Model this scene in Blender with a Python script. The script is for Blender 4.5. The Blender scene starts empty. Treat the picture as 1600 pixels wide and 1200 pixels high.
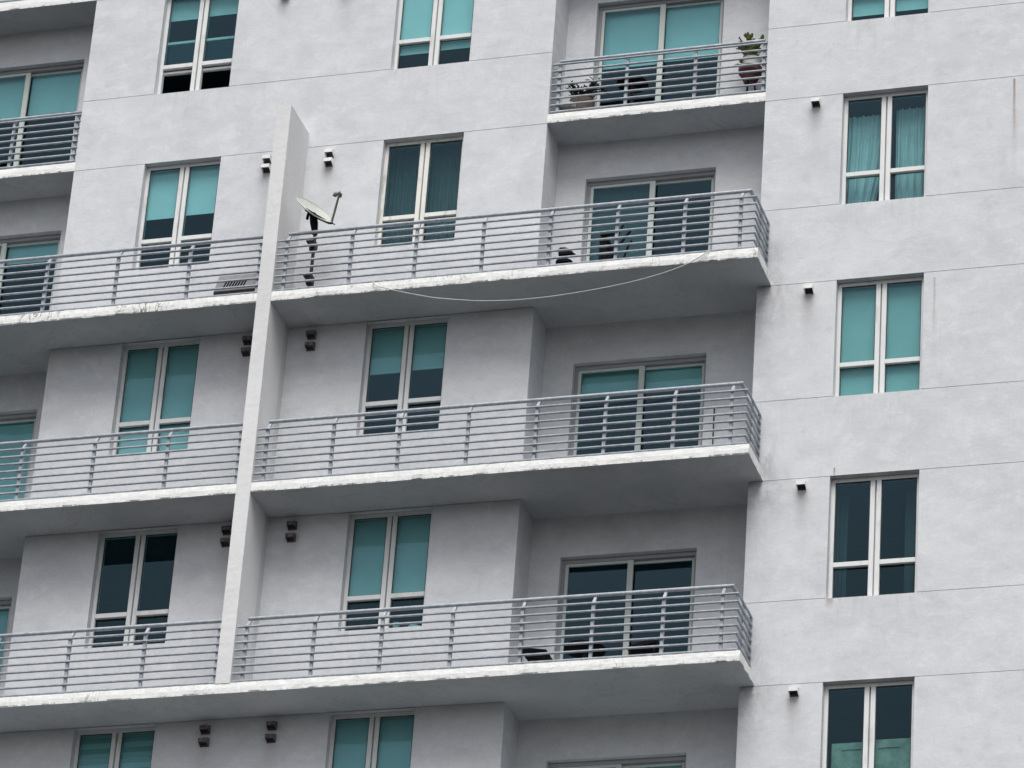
import bpy, bmesh, math, random
from mathutils import Vector, Matrix

random.seed(7)
sc = bpy.context.scene
COL = sc.collection

# ------------------------------------------------------------------ camera
CAM_POS = Vector((17.7093, -46.6108, -30.5707))
CAM_R = Vector((0.9568814, 0.28294645, 0.06572137))
CAM_U = Vector((0.079766, -0.47350177, 0.87717356))
CAM_F = Vector((-0.27931233, 0.83410873, 0.47565454))
cam_data = bpy.data.cameras.new('camera')
cam_data.sensor_fit = 'HORIZONTAL'
cam_data.sensor_width = 36.0
cam_data.lens = 6.68463735 * 1000 / 1600 * 36.0
cam_data.clip_start = 0.5
cam_data.clip_end = 3000
cam = bpy.data.objects.new('camera', cam_data)
COL.objects.link(cam)
m = Matrix.Identity(4)
for i, v in enumerate((CAM_R, CAM_U, -CAM_F)):
    v = v.normalized()
    m[0][i], m[1][i], m[2][i] = v.x, v.y, v.z
m.translation = CAM_POS
cam.matrix_world = m
sc.camera = cam

# ------------------------------------------------------------------ light
SUN_EL, SUN_AZ = math.radians(61), math.radians(166)      # azimuth clockwise from +y
w = bpy.data.worlds.new('World')
sc.world = w
w.use_nodes = True
nt = w.node_tree
nt.nodes.clear()
sky = nt.nodes.new('ShaderNodeTexSky')
sky.sky_type = 'NISHITA'
sky.sun_disc = False
sky.sun_elevation = SUN_EL
sky.sun_rotation = SUN_AZ
sky.air_density = 1.0
sky.dust_density = 4.0
sky.ozone_density = 1.0
hsv = nt.nodes.new('ShaderNodeHueSaturation')
hsv.inputs['Saturation'].default_value = 0.30            # overcast: greyed sky
bg = nt.nodes.new('ShaderNodeBackground')
bg.inputs['Strength'].default_value = 0.10
out = nt.nodes.new('ShaderNodeOutputWorld')
nt.links.new(sky.outputs[0], hsv.inputs['Color'])
tcw = nt.nodes.new('ShaderNodeTexCoord')
cl = nt.nodes.new('ShaderNodeTexNoise')
cl.inputs['Scale'].default_value = 3.2
cl.inputs['Detail'].default_value = 5
cmr = nt.nodes.new('ShaderNodeMapRange')
cmr.inputs[1].default_value, cmr.inputs[2].default_value = .32, .68
cmr.inputs[3].default_value, cmr.inputs[4].default_value = .62, 1.38
cmx = nt.nodes.new('ShaderNodeMix')
cmx.data_type, cmx.blend_type = 'RGBA', 'MULTIPLY'
cmx.inputs[0].default_value = 1.0
nt.links.new(tcw.outputs['Generated'], cl.inputs['Vector'])
nt.links.new(cl.outputs['Fac'], cmr.inputs[0])
nt.links.new(hsv.outputs[0], cmx.inputs[6])
nt.links.new(cmr.outputs[0], cmx.inputs[7])
nt.links.new(cmx.outputs[2], bg.inputs['Color'])
nt.links.new(bg.outputs[0], out.inputs['Surface'])

sd = bpy.data.lights.new('sun', 'SUN')
sd.energy = 1.5
sd.angle = math.radians(40)
sd.color = (1.0, 0.98, 0.95)
sun = bpy.data.objects.new('sun', sd)
COL.objects.link(sun)
sdir = Vector((math.sin(SUN_AZ) * math.cos(SUN_EL), math.cos(SUN_AZ) * math.cos(SUN_EL), math.sin(SUN_EL)))
sun.rotation_euler = sdir.to_track_quat('Z', 'Y').to_euler()

sc.view_settings.view_transform = 'Standard'
sc.view_settings.look = 'None'
sc.view_settings.gamma = 1.0
sc.view_settings.exposure = 0.80
sc.cycles.max_bounces = 10
sc.cycles.diffuse_bounces = 5
sc.cycles.transparent_max_bounces = 12
sc.cycles.caustics_reflective = False
sc.cycles.caustics_refractive = False

# ------------------------------------------------------------------ measures (metres)
H = 2.85            # storey height; soffit of slab n is z = -n*H
HW = 1.715          # window height
TS = 0.142          # slab thickness
D = 0.752           # balcony projection
R = 0.603           # recess depth
ZG = -32.25         # street level
ZT = 11.4           # roof
XL, XR = -15.0, 13.5
A, B = 2.324, 5.346         # right recess
C0, C = -7.70, -4.552       # left recess
DE, DF = -1.2985, -1.0983   # divider faces
XD = 5.534                  # right end of the right balconies
XDL = -7.90                 # left end of the left balconies
ZDOOR = 2.282 - TS
WX = {'right': (6.402, 7.548), 'middle': (0.0, 1.147), 'left': (-3.4955, -2.3657)}
DOORX = {'right': (2.732, 4.545), 'left': (-6.724, -4.911)}
soffit = lambda n: -n * H
floor = lambda n: -n * H + TS

# ------------------------------------------------------------------ mesh helper
class MB:
    def __init__(s):
        s.v, s.f = [], []
    def quad(s, *pts):
        i = len(s.v)
        s.v += [tuple(p) for p in pts]
        s.f.append(tuple(range(i, i + len(pts))))
        return s
    def box(s, x0, x1, y0, y1, z0, z1):
        i = len(s.v)
        s.v += [(x, y, z) for x in (x0, x1) for y in (y0, y1) for z in (z0, z1)]
        for q in ((0, 1, 3, 2), (4, 6, 7, 5), (0, 4, 5, 1), (2, 3, 7, 6), (0, 2, 6, 4), (1, 5, 7, 3)):
            s.f.append(tuple(i + k for k in q))
        return s
    def hexa(s, p):      # 8 points ordered like box
        i = len(s.v)
        s.v += [tuple(q) for q in p]
        for q in ((0, 1, 3, 2), (4, 6, 7, 5), (0, 4, 5, 1), (2, 3, 7, 6), (0, 2, 6, 4), (1, 5, 7, 3)):
            s.f.append(tuple(i + k for k in q))
        return s
    def tube(s, pts, r, n=8, caps=True):
        pts = [Vector(p) for p in pts]
        rad = r if isinstance(r, (list, tuple)) else [r] * len(pts)
        rings = []
        up = None
        for k, p in enumerate(pts):
            a = (p - pts[k - 1]).normalized() if k else (pts[1] - p).normalized()
            b = (pts[k + 1] - p).normalized() if k < len(pts) - 1 else a
            t = (a + b).normalized()
            if up is None:
                up = Vector((0, 0, 1)) if abs(t.z) < 0.9 else Vector((0, 1, 0))
            x = up.cross(t).normalized()
            y = t.cross(x)
            up = y
            mit = 1.0 / max(0.5, a.dot(t))
            ring = []
            for j in range(n):
                an = 2 * math.pi * (j + .5) / n
                # widen in the plane of the bend so that the section stays constant
                o = x * math.cos(an) + y * math.sin(an)
                if mit > 1.01:
                    bend = (b - a).normalized()
                    o = o + bend * (o.dot(bend) * (mit - 1))
                s.v.append(tuple(p + o * rad[k]))
                ring.append(len(s.v) - 1)
            rings.append(ring)
        for k in range(len(rings) - 1):
            for j in range(n):
                s.f.append((rings[k][j], rings[k][(j + 1) % n], rings[k + 1][(j + 1) % n], rings[k + 1][j]))
        if caps:
            s.f.append(tuple(reversed(rings[0])))
            s.f.append(tuple(rings[-1]))
        return s
    def lathe(s, c, prof, n=24, axis=(0, 0, 1)):
        c = Vector(c)
        ax = Vector(axis).normalized()
        x = ax.orthogonal().normalized()
        y = ax.cross(x)
        rings = []
        for (rr, h) in prof:
            ring = []
            for j in range(n):
                an = 2 * math.pi * j / n
                s.v.append(tuple(c + ax * h + (x * math.cos(an) + y * math.sin(an)) * rr))
                ring.append(len(s.v) - 1)
            rings.append(ring)
        for k in range(len(rings) - 1):
            for j in range(n):
                s.f.append((rings[k][j], rings[k][(j + 1) % n], rings[k + 1][(j + 1) % n], rings[k + 1][j]))
        s.f.append(tuple(reversed(rings[0])))
        s.f.append(tuple(rings[-1]))
        return s
    def build(s, name, mat, parent=None, bevel=0, smooth=False, merge=True, label=None):
        me = bpy.data.meshes.new(name)
        me.from_pydata(s.v, [], s.f)
        me.materials.append(mat)
        bm = bmesh.new()
        bm.from_mesh(me)
        if merge:
            bmesh.ops.remove_doubles(bm, verts=bm.verts, dist=1e-5)
        bmesh.ops.recalc_face_normals(bm, faces=bm.faces)
        if bevel:
            bmesh.ops.bevel(bm, geom=[e for e in bm.edges if len(e.link_faces) == 2 and e.calc_face_angle(0) > 0.5],
                            offset=bevel, segments=2, affect='EDGES', clamp_overlap=True)
        bm.to_mesh(me)
        bm.free()
        if smooth:
            for p in me.polygons:
                p.use_smooth = True
            try:
                me.set_sharp_from_angle(angle=math.radians(40))
            except Exception:
                pass
        o = bpy.data.objects.new(name, me)
        COL.objects.link(o)
        if parent is not None:
            o.parent = parent
            if parent.type == 'EMPTY':
                o.location = -parent.location
        if label:
            o['label'] = label
        return o

def thing(name, label, cat, loc, group=None):
    o = bpy.data.objects.new(name, None)
    o.empty_display_size = 0.2
    COL.objects.link(o)
    o.location = loc
    o['label'] = label
    o['category'] = cat
    if group:
        o['group'] = group
    return o

# ------------------------------------------------------------------ materials
class NT:
    def __init__(s, name):
        s.m = bpy.data.materials.new(name)
        s.m.use_nodes = True
        s.t = s.m.node_tree
        s.t.nodes.clear()
        s.out = s.n('ShaderNodeOutputMaterial')
        s._pos = None
    def n(s, ty, **kw):
        nd = s.t.nodes.new(ty)
        for k, v in kw.items():
            setattr(nd, k, v)
        return nd
    def set(s, sock, v):
        if isinstance(v, bpy.types.NodeSocket):
            s.t.links.new(v, sock)
        else:
            sock.default_value = v
    def math(s, op, a, b=0.0, c=0.0, clamp=False):
        nd = s.n('ShaderNodeMath', operation=op, use_clamp=clamp)
        s.set(nd.inputs[0], a); s.set(nd.inputs[1], b); s.set(nd.inputs[2], c)
        return nd.outputs[0]
    def ramp(s, v, a, b, lo=0.0, hi=1.0, smooth=True):
        nd = s.n('ShaderNodeMapRange')
        nd.interpolation_type = 'SMOOTHSTEP' if smooth else 'LINEAR'
        nd.clamp = True
        s.set(nd.inputs[0], v); s.set(nd.inputs[1], a); s.set(nd.inputs[2], b); s.set(nd.inputs[3], lo); s.set(nd.inputs[4], hi)
        return nd.outputs[0]
    def mix(s, f, a, b, mode='MIX'):
        nd = s.n('ShaderNodeMix', data_type='RGBA', blend_type=mode)
        s.set(nd.inputs[0], f)
        s.set(nd.inputs[6], a if isinstance(a, bpy.types.NodeSocket) else (*a, 1))
        s.set(nd.inputs[7], b if isinstance(b, bpy.types.NodeSocket) else (*b, 1))
        return nd.outputs[2]
    def pos(s):
        if s._pos is None:
            g = s.n('ShaderNodeTexCoord')
            s._co = g.outputs['Object']
            sp = s.n('ShaderNodeSeparateXYZ')
            s.t.links.new(s._co, sp.inputs[0])
            s._pos = sp.outputs
        return s._pos
    def noise(s, scale, detail=4, rough=.55, stretch=(1, 1, 1), dist=0.0, off=(0, 0, 0)):
        s.pos()
        mp = s.n('ShaderNodeMapping')
        mp.inputs['Scale'].default_value = stretch
        mp.inputs['Location'].default_value = off
        s.t.links.new(s._co, mp.inputs[0])
        nd = s.n('ShaderNodeTexNoise')
        nd.inputs['Scale'].default_value = scale
        nd.inputs['Detail'].default_value = detail
        nd.inputs['Roughness'].default_value = rough
        nd.inputs['Distortion'].default_value = dist
        s.t.links.new(mp.outputs[0], nd.inputs['Vector'])
        return nd.outputs['Fac']
    def principled(s, color, rough=.8, metal=0.0, spec=.3, bump=None, bstr=.3, bdist=.01):
        p = s.n('ShaderNodeBsdfPrincipled')
        s.set(p.inputs['Base Color'], color if isinstance(color, bpy.types.NodeSocket) else (*color, 1))
        s.set(p.inputs['Roughness'], rough)
        s.set(p.inputs['Metallic'], metal)
        s.set(p.inputs['Specular IOR Level'], spec)
        if bump is not None:
            b = s.n('ShaderNodeBump')
            b.inputs['Strength'].default_value = bstr
            b.inputs['Distance'].default_value = bdist
            s.t.links.new(bump, b.inputs['Height'])
            s.t.links.new(b.outputs[0], p.inputs['Normal'])
        s.t.links.new(p.outputs[0], s.out.inputs['Surface'])
        return s.m

def mat_wall():
    t = NT('painted_stucco')
    px, py, pz = t.pos()
    big = t.noise(.55, 5, .6, (1, 1, 1.3))
    mid = t.noise(2.2, 6, .62, (.8, .8, 1.4), .4, (3, 1, 7))
    fine = t.noise(16, 5, .65, (.7, .7, 1.3), 0, (1, 5, 2))
    mot = t.noise(4.2, 8, .72, (.8, .8, 1.15), .5, (7, 3, 1))
    grit = t.noise(120, 3, .6)
    trow = t.noise(5, 5, .7, (.5, .5, 2.2), 1.0, (9, 2, 4))
    col = t.mix(t.ramp(big, .35, .68), (.540, .553, .577), (.586, .598, .617))
    col = t.mix(t.ramp(mid, .40, .70, 0, .55), col, (.640, .652, .670))
    col = t.mix(t.ramp(mid, .47, .25, 0, .45), col, (.50, .505, .525))
    col = t.mix(t.ramp(trow, .62, .80, 0, .40), col, (.46, .465, .48))
    col = t.mix(t.ramp(trow, .36, .20, 0, .45), col, (.70, .70, .70))
    col = t.mix(t.ramp(fine, .54, .80, 0, .35), col, (.47, .47, .48))
    col = t.mix(t.ramp(mot, .50, .66, 0, .58), col, (.666, .676, .69))
    col = t.mix(t.ramp(mot, .48, .32, 0, .58), col, (.482, .493, .512))
    speck = t.noise(38, 4, .7, (1, 1, 1), 0, (2, 8, 5))
    col = t.mix(t.ramp(speck, .50, .72, 0, .38), col, (.45, .455, .465))
    col = t.mix(t.ramp(speck, .48, .28, 0, .38), col, (.72, .725, .73))
    drip = t.noise(2.6, 6, .7, (2.4, 1, .16), .3, (6, 0, 2))
    col = t.mix(t.ramp(drip, .56, .76, 0, .22), col, (.44, .445, .455))
    # weather stains with a shape of their own
    wob = t.math('MULTIPLY', t.math('SUBTRACT', t.noise(3.5, 4, .6, (1, 1, .35)), .5), .16)
    xw = t.math('ADD', px, wob)
    zm = t.math('FLOORED_MODULO', t.math('MULTIPLY', pz, -1.0), H)      # depth below the joint
    front = t.math('LESS_THAN', py, .05)
    def streak(col, x0, hw, za, zb, strength, color, z=None, soft=1.0):
        z = zm if z is None else z
        ax = t.math('ABSOLUTE', t.math('SUBTRACT', xw, x0))
        f = t.ramp(ax, hw, hw * (1 - soft), 0, 1)
        g = t.ramp(z, za, zb, 1, 0, False)
        h = t.ramp(z, za - .03, za, 0, 1)
        f = t.math('MULTIPLY', t.math('MULTIPLY', f, g), h)
        f = t.math('MULTIPLY', t.math('MULTIPLY', f, front), strength)
        return t.mix(f, col, color)
    for x0 in (6.05, -.75, -1.66):
        col = streak(col, x0 - .01, .13, .20, .75, .42, (.28, .265, .27))
        col = streak(col, x0, .26, .16, 1.5, .22, (.36, .355, .37))
    # grime beside the ends of the long balconies
    zlev = t.math('MULTIPLY', pz, -1.0)
    on = t.math('GREATER_THAN', zlev, 1.6)
    zs = t.math('MULTIPLY_ADD', on, 1.0, 0.0)
    gx = t.math('SUBTRACT', xw, XD - .02)
    g1 = t.math('MULTIPLY', t.ramp(gx, .42, 0.02, 0, 1), t.ramp(zm, 0.0, 1.05, 1, 0))
    g1 = t.math('MULTIPLY', g1, t.ramp(t.noise(9, 5, .7, (1, 1, .6)), .36, .66))
    g2 = t.math('MULTIPLY', t.ramp(gx, .30, 0.02, 0, 1), t.ramp(zm, 1.7, 2.7, 0, 1))
    g2 = t.math('MULTIPLY', g2, t.ramp(t.noise(7, 5, .7, (1, 1, .4), 0, (4, 4, 4)), .40, .66))
    rt = t.math('MULTIPLY', t.math('GREATER_THAN', px, B - .01), zs)
    g = t.math('MULTIPLY', t.math('MULTIPLY', t.math('MAXIMUM', g1, g2), rt), .55)
    col = t.mix(t.math('MULTIPLY', g, front), col, (.30, .295, .315))
    # run-off below the window sills
    for a, b in WX.values():
        inx = t.math('MULTIPLY', t.ramp(xw, a - .15, a + .1), t.ramp(xw, b + .15, b - .1))
        dn = t.math('MULTIPLY', t.ramp(zm, HW, HW + .85, 1, 0), t.math('GREATER_THAN', zm, HW))
        f = t.math('MULTIPLY', t.math('MULTIPLY', inx, dn), t.ramp(t.noise(6, 5, .7, (1.6, 1, .35), 0, (a, 0, 1)), .45, .75))
        col = t.mix(t.math('MULTIPLY', f, .42), col, (.40, .40, .405))
    # rust runs
    for x0, z0, z1, hw, s in ((8.695, .04, .95, .022, .75), (8.70, .5, 1.7, .05, .16), (7.69, 2.94, 3.75, .020, .42),
                              (6.452, 5.59, 5.75, .016, .85), (6.45, 7.415, 7.56, .07, .55), (7.70, 3.4, 4.4, .05, .12)):
        z = t.math('MULTIPLY', pz, -1.0)
        ax = t.math('ABSOLUTE', t.math('SUBTRACT', t.math('MULTIPLY_ADD', wob, .25, px), x0))
        f = t.math('MULTIPLY', t.ramp(ax, hw, hw * .3, 0, 1), t.math('MULTIPLY', t.ramp(z, z0, z1, 1, .1, False), t.math('GREATER_THAN', z, z0)))
        f = t.math('MULTIPLY', f, t.math('LESS_THAN', z, z1))
        col = t.mix(t.math('MULTIPLY', f, s), col, (.22, .13, .07))
    hgt = t.math('ADD', t.math('MULTIPLY', grit, .35), t.math('ADD', t.math('MULTIPLY', fine, .8), t.math('MULTIPLY', trow, .35)))
    return t.principled(col, .92, 0, .15, hgt, .35, .008)

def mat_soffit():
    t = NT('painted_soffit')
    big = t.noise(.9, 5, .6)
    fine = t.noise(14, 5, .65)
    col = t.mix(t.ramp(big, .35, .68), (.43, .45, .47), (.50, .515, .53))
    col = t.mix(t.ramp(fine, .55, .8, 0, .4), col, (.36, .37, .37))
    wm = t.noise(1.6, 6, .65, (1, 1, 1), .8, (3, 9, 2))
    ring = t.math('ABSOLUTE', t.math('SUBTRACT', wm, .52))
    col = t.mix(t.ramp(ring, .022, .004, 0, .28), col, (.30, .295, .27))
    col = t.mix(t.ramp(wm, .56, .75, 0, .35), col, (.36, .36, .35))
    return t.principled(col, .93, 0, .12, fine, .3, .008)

def mat_edge(dirt):
    t = NT('slab_edge_paint' if dirt < .5 else 'stained_slab_edge_paint')
    px, py, pz = t.pos()
    zz = t.math('FLOORED_MODULO', pz, H)
    b = t.noise(5, 6, .65, (.8, .8, 1.6))
    spots = t.noise(11, 6, .7, (.8, 1, 1.2), .8, (2, 2, 2))
    crack = t.noise(4.0, 5, .6, (1.2, 1, .35), 1.5, (5, 1, 3))
    col = t.mix(t.ramp(b, .3, .7), (.71, .715, .70), (.80, .805, .79))
    thin = t.math('ABSOLUTE', t.math('SUBTRACT', crack, .5))
    cm = t.math('MULTIPLY', t.ramp(thin, .018, .004, 0, 1), t.ramp(t.noise(1.3, 3, .6, (1, 1, .2), 0, (8, 0, 0)), .58 - .1 * dirt, .70))
    col = t.mix(t.math('MULTIPLY', cm, .35 + .5 * dirt), col, (.12, .115, .10))
    sm = t.ramp(spots, .60 - .07 * dirt, .78, 0, .4 + .5 * dirt)
    col = t.mix(sm, col, (.33, .31, .26))
    # black mould line on the drip edge
    low = t.math('MULTIPLY', t.ramp(zz, .030, .008, 0, 1), t.ramp(t.noise(6, 5, .7, (1, 1, .5), 0, (1, 7, 0)), .46 - .04 * dirt, .60))
    col = t.mix(t.math('MULTIPLY', low, .85), col, (.05, .05, .05))
    hgt = t.math('ADD', b, t.math('MULTIPLY', spots, .5))
    return t.principled(col, .85, 0, .2, hgt, .6, .02)

def mat_divider():
    t = NT('divider_paint')
    px, py, pz = t.pos()
    b = t.noise(1.2, 6, .62, (1, 1, .6))
    f = t.noise(13, 5, .65)
    j = t.noise(3.0, 5, .6, (.25, .25, 1.6), 1.2)
    front = t.math('LESS_THAN', py, -D + .02)
    a1 = t.mix(t.ramp(b, .3, .7), (.60, .60, .605), (.66, .66, .66))
    a2 = t.mix(t.ramp(b, .3, .7), (.60, .605, .61), (.665, .67, .672))
    col = t.mix(front, a1, a2)
    thin = t.math('ABSOLUTE', t.math('SUBTRACT', j, .5))
    col = t.mix(t.math('MULTIPLY', t.ramp(thin, .010, .002, 0, 1), .12), col, (.40, .40, .40))
    col = t.mix(t.ramp(f, .56, .8, 0, .3), col, (.47, .47, .47))
    # darker band along the inside corner, stronger lower down
    d = t.math('MULTIPLY', t.ramp(t.math('ADD', py, t.math('MULTIPLY', f, .06)), -.14, -.10, 0, 1), t.ramp(pz, -1.6, -3.0, 0, .3))
    col = t.mix(d, col, (.36, .36, .35))
    return t.principled(col, .9, 0, .15, t.math('ADD', f, b), .4, .012)

def mat_plain(name, color, rough=.6, metal=0, spec=.4, var=.12, scale=8, bstr=.15):
    t = NT(name)
    n1 = t.noise(scale, 5, .6)
    d = tuple(max(0, c * (1 - 2 * var)) for c in color)
    col = t.mix(t.ramp(n1, .3, .7), d, color)
    return t.principled(col, rough, metal, spec, n1, bstr, .004)

def mat_frame(name, c, dirt):
    t = NT(name)
    n1 = t.noise(7, 5, .65, (1, 1, .3))
    n2 = t.noise(30, 4, .6, (1, 1, .5))
    col = t.mix(t.ramp(n1, .5, .78, 0, dirt), c, (.30, .29, .26))
    col = t.mix(t.ramp(n2, .55, .8, 0, dirt * .6), col, (.4, .39, .36))
    return t.principled(col, .5, 0, .4)

def mat_glass(name, tint, refl):
    t = NT(name)
    tr = t.n('ShaderNodeBsdfTransparent')
    tr.inputs[0].default_value = (*tint, 1)
    gl = t.n('ShaderNodeBsdfGlossy')
    gl.inputs['Color'].default_value = (.47, .80, .99, 1)
    gl.inputs['Roughness'].default_value = .015
    fr = t.n('ShaderNodeFresnel')
    fr.inputs['IOR'].default_value = refl
    wv = t.noise(1.1, 2, .5)
    b = t.n('ShaderNodeBump')
    b.inputs['Strength'].default_value = .05
    b.inputs['Distance'].default_value = .02
    t.t.links.new(wv, b.inputs['Height'])
    t.t.links.new(b.outputs[0], gl.inputs['Normal'])
    geo = t.n('ShaderNodeNewGeometry')
    fac = t.math('MULTIPLY', fr.outputs[0], t.math('SUBTRACT', 1.0, geo.outputs['Backfacing']))
    mx = t.n('ShaderNodeMixShader')
    t.t.links.new(fac, mx.inputs[0])
    t.t.links.new(tr.outputs[0], mx.inputs[1])
    t.t.links.new(gl.outputs[0], mx.inputs[2])
    t.t.links.new(mx.outputs[0], t.out.inputs['Surface'])
    return t.m

def mat_stripe_blind():
    t = NT('striped_blind_fabric')
    px, py, pz = t.pos()
    f = t.math('FRACT', t.math('DIVIDE', pz, .15))
    s = t.math('MULTIPLY', t.ramp(f, .45, .5), t.ramp(f, 1.0, .95))
    return t.principled(t.mix(s, (.52, .54, .54), (.78, .78, .77)), .9, 0, .1)

def mat_ground():
    t = NT('street_asphalt')
    a = t.noise(.05, 6, .6)
    b = t.noise(9, 6, .7)
    col = t.mix(t.ramp(a, .35, .65), (.040, .041, .043), (.062, .062, .060))
    col = t.mix(t.ramp(b, .5, .8, 0, .4), col, (.09, .088, .082))
    return t.principled(col, .9, 0, .25, b, .4, .01)

M = dict(
    wall=mat_wall(), soffit=mat_soffit(), edge=mat_edge(.15), edge_dirty=mat_edge(1.0), edge_mixed=mat_edge(.5), divider=mat_divider(),
    frame=mat_frame('white_window_aluminium', (.66, .675, .67), .45),
    frame_dirty=mat_frame('stained_window_aluminium', (.70, .70, .66), .85),
    door=mat_frame('grey_door_aluminium', (.27, .275, .29), .25),
    stile=mat_frame('pale_door_aluminium', (.50, .55, .52), .3),
    seam=mat_plain('gasket_shade_black', (.05, .05, .05), .7),  # near black for the gasket and the shadow line beside the glass
    glass=mat_glass('teal_glass', (.672, .842, .850), 1.50),
    rail=mat_plain('blue_grey_rail_paint', (.40, .435, .48), .40, .1, .5, .16, 14),
    blind=mat_plain('white_blind_fabric', (.83, .82, .82), .9, 0, .1, .06, 1.5, .3),
    blind_lightened=mat_plain('lightened_blind_fabric', (.93, .92, .92), .9, 0, .1, .04, 1.5, .3),  # blind fabric with a lighter colour standing in for missing daylight
    blind_stripe=mat_stripe_blind(),
    blind_grey=mat_plain('grey_blind_fabric', (.64, .65, .63), .9, 0, .1, .03, 3, .05),
    blind_dim=mat_plain('charcoal_blind_fabric', (.13, .135, .14), .9, 0, .1, .1, 3, .05),
    hem=mat_plain('blind_hem_bar', (.85, .86, .85), .5, 0, .3, .03),
    curtain=mat_plain('pale_curtain_cloth', (.80, .74, .74), .95, 0, .05, .06, 5),
    curtain_faint=mat_plain('grey_curtain_cloth', (.075, .075, .08), .95, 0, .05, .08, 5),
    curtain_dim=mat_plain('dull_curtain_cloth', (.155, .15, .15), .95, 0, .05, .08, 5),
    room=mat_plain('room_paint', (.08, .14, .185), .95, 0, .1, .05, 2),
    vent=mat_plain('white_vent_metal', (.78, .78, .77), .5, 0, .4, .05),
    vent_dirty=mat_plain('soot_stained_vent_metal', (.20, .18, .19), .7, 0, .3, .4, 20),
    duct=mat_plain('dark_duct_metal', (.085, .07, .075), .8),
    dark=mat_plain('black_metal', (.005, .005, .008), .75, 0, .10, .2),
    rust_dark=mat_plain('rust_brown_steel', (.06, .045, .05), .7, .1, .3, .3, 25),
    dish=mat_plain('dish_grey_enamel', (.47, .49, .455), .45, 0, .4, .06, 6),
    arm=mat_plain('brown_grey_arm_metal', (.20, .18, .17), .6, .1, .4, .15, 12),
    leaf=mat_plain('succulent_leaf', (.27, .30, .085), .5, 0, .4, .35, 9),
    leaf_dark=mat_plain('dull_leaf', (.045, .060, .025), .6, 0, .3, .4, 12),
    pot_red=mat_plain('terracotta_brown', (.13, .055, .05), .6, 0, .3, .15),
    pot_white=mat_plain('white_ceramic', (.70, .71, .70), .4, 0, .4, .06),
    pot_tan=mat_plain('tan_planter_clay', (.22, .17, .145), .8, 0, .2, .15),
    cable=mat_plain('white_cable_sheath', (.55, .55, .54), .5, 0, .4, .1),
    unit=mat_plain('grey_unit_casing', (.36, .35, .37), .6, .1, .3, .08),
    block=mat_plain('pale_concrete', (.50, .50, .49), .9, 0, .1, .1),
    board=mat_plain('green_tinted_board', (.50, .43, .36), .8, 0, .2, .2, 6),
    pale=mat_plain('pale_plastic', (.6, .66, .66), .5),
    ground=mat_ground(),
)

# ------------------------------------------------------------------ street
g = MB()
g.quad((-1200, -1200, ZG), (1200, -1200, ZG), (1200, 1200, ZG), (-1200, 1200, ZG))
ground = g.build('ground', M['ground'])
ground['kind'] = 'structure'
ground['label'] = 'dark asphalt street level below the building'

# ------------------------------------------------------------------ building: walls
bld = thing('apartment_building', 'white stucco apartment building with long cantilevered balconies and teal tinted windows',
            'building', (0, 0, ZG))

win_levels = {'right': (0, 1, 2, 3, 4), 'middle': (0, 1, 2, 3, 4), 'left': (0, 1, 2, 3, 4)}
door_levels = {'right': (0, 1, 2, 3, 4), 'left': (0, 1, 2, 3)}
GR = 0.011
WALL = MB()
openings = []
for k, ns in win_levels.items():
    for n in ns:
        zt = -(n - 1) * H
        openings.append((WX[k][0], WX[k][1], zt - HW, zt))
grooves = []       # (x0, x1, z0, z1)
for n in range(-3, 11):
    z = -n * H
    if z > ZT or z - GR < ZG:
        continue
    for (x0, x1) in ((XL, C0), (C, A), (B, XR)):
        if 1 <= n and x1 < B and n <= 3 and False:
            continue
        grooves.append((x0, x1, z - GR, z))
    zb = -(n - 1) * H - HW
    grooves.append((B, XR, zb, zb + GR))
    if n <= 0:
        grooves.append((C, A, zb, zb + GR))
        grooves.append((XL, C0, zb, zb + GR))
xs = sorted({XL, XR, A, B, C0, C, *[o[0] for o in openings], *[o[1] for o in openings]})
zs = sorted({round(v, 5) for v in ([ZG, ZT] + [o[2] for o in openings] + [o[3] for o in openings] + [q[2] for q in grooves] + [q[3] for q in grooves])})
for i in range(len(xs) - 1):
    x0, x1 = xs[i], xs[i + 1]
    xm = (x0 + x1) / 2
    if A < xm < B or C0 < xm < C:
        continue
    for j in range(len(zs) - 1):
        z0, z1 = zs[j], zs[j + 1]
        zm = (z0 + z1) / 2
        if any(o[0] < xm < o[1] and o[2] < zm < o[3] for o in openings):
            continue
        gr = any(q[0] < xm < q[1] and q[2] < zm < q[3] for q in grooves)
        y = .0045 if gr else 0.0
        WALL.quad((x0, y, z0), (x1, y, z0), (x1, y, z1), (x0, y, z1))
        if gr:
            WALL.quad((x0, 0, z0), (x1, 0, z0), (x1, y, z0), (x0, y, z0))
            WALL.quad((x0, 0, z1), (x1, 0, z1), (x1, y, z1), (x0, y, z1))
def reveal(mb, x0, x1, z0, z1, y0, y1):
    mb.quad((x0, y0, z0), (x0, y1, z0), (x0, y1, z1), (x0, y0, z1))
    mb.quad((x1, y0, z0), (x1, y1, z0), (x1, y1, z1), (x1, y0, z1))
    mb.quad((x0, y0, z0), (x1, y0, z0), (x1, y1, z0), (x0, y1, z0))
    mb.quad((x0, y0, z1), (x1, y0, z1), (x1, y1, z1), (x0, y1, z1))
for o in openings:
    reveal(WALL, *o, 0, .22)
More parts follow.
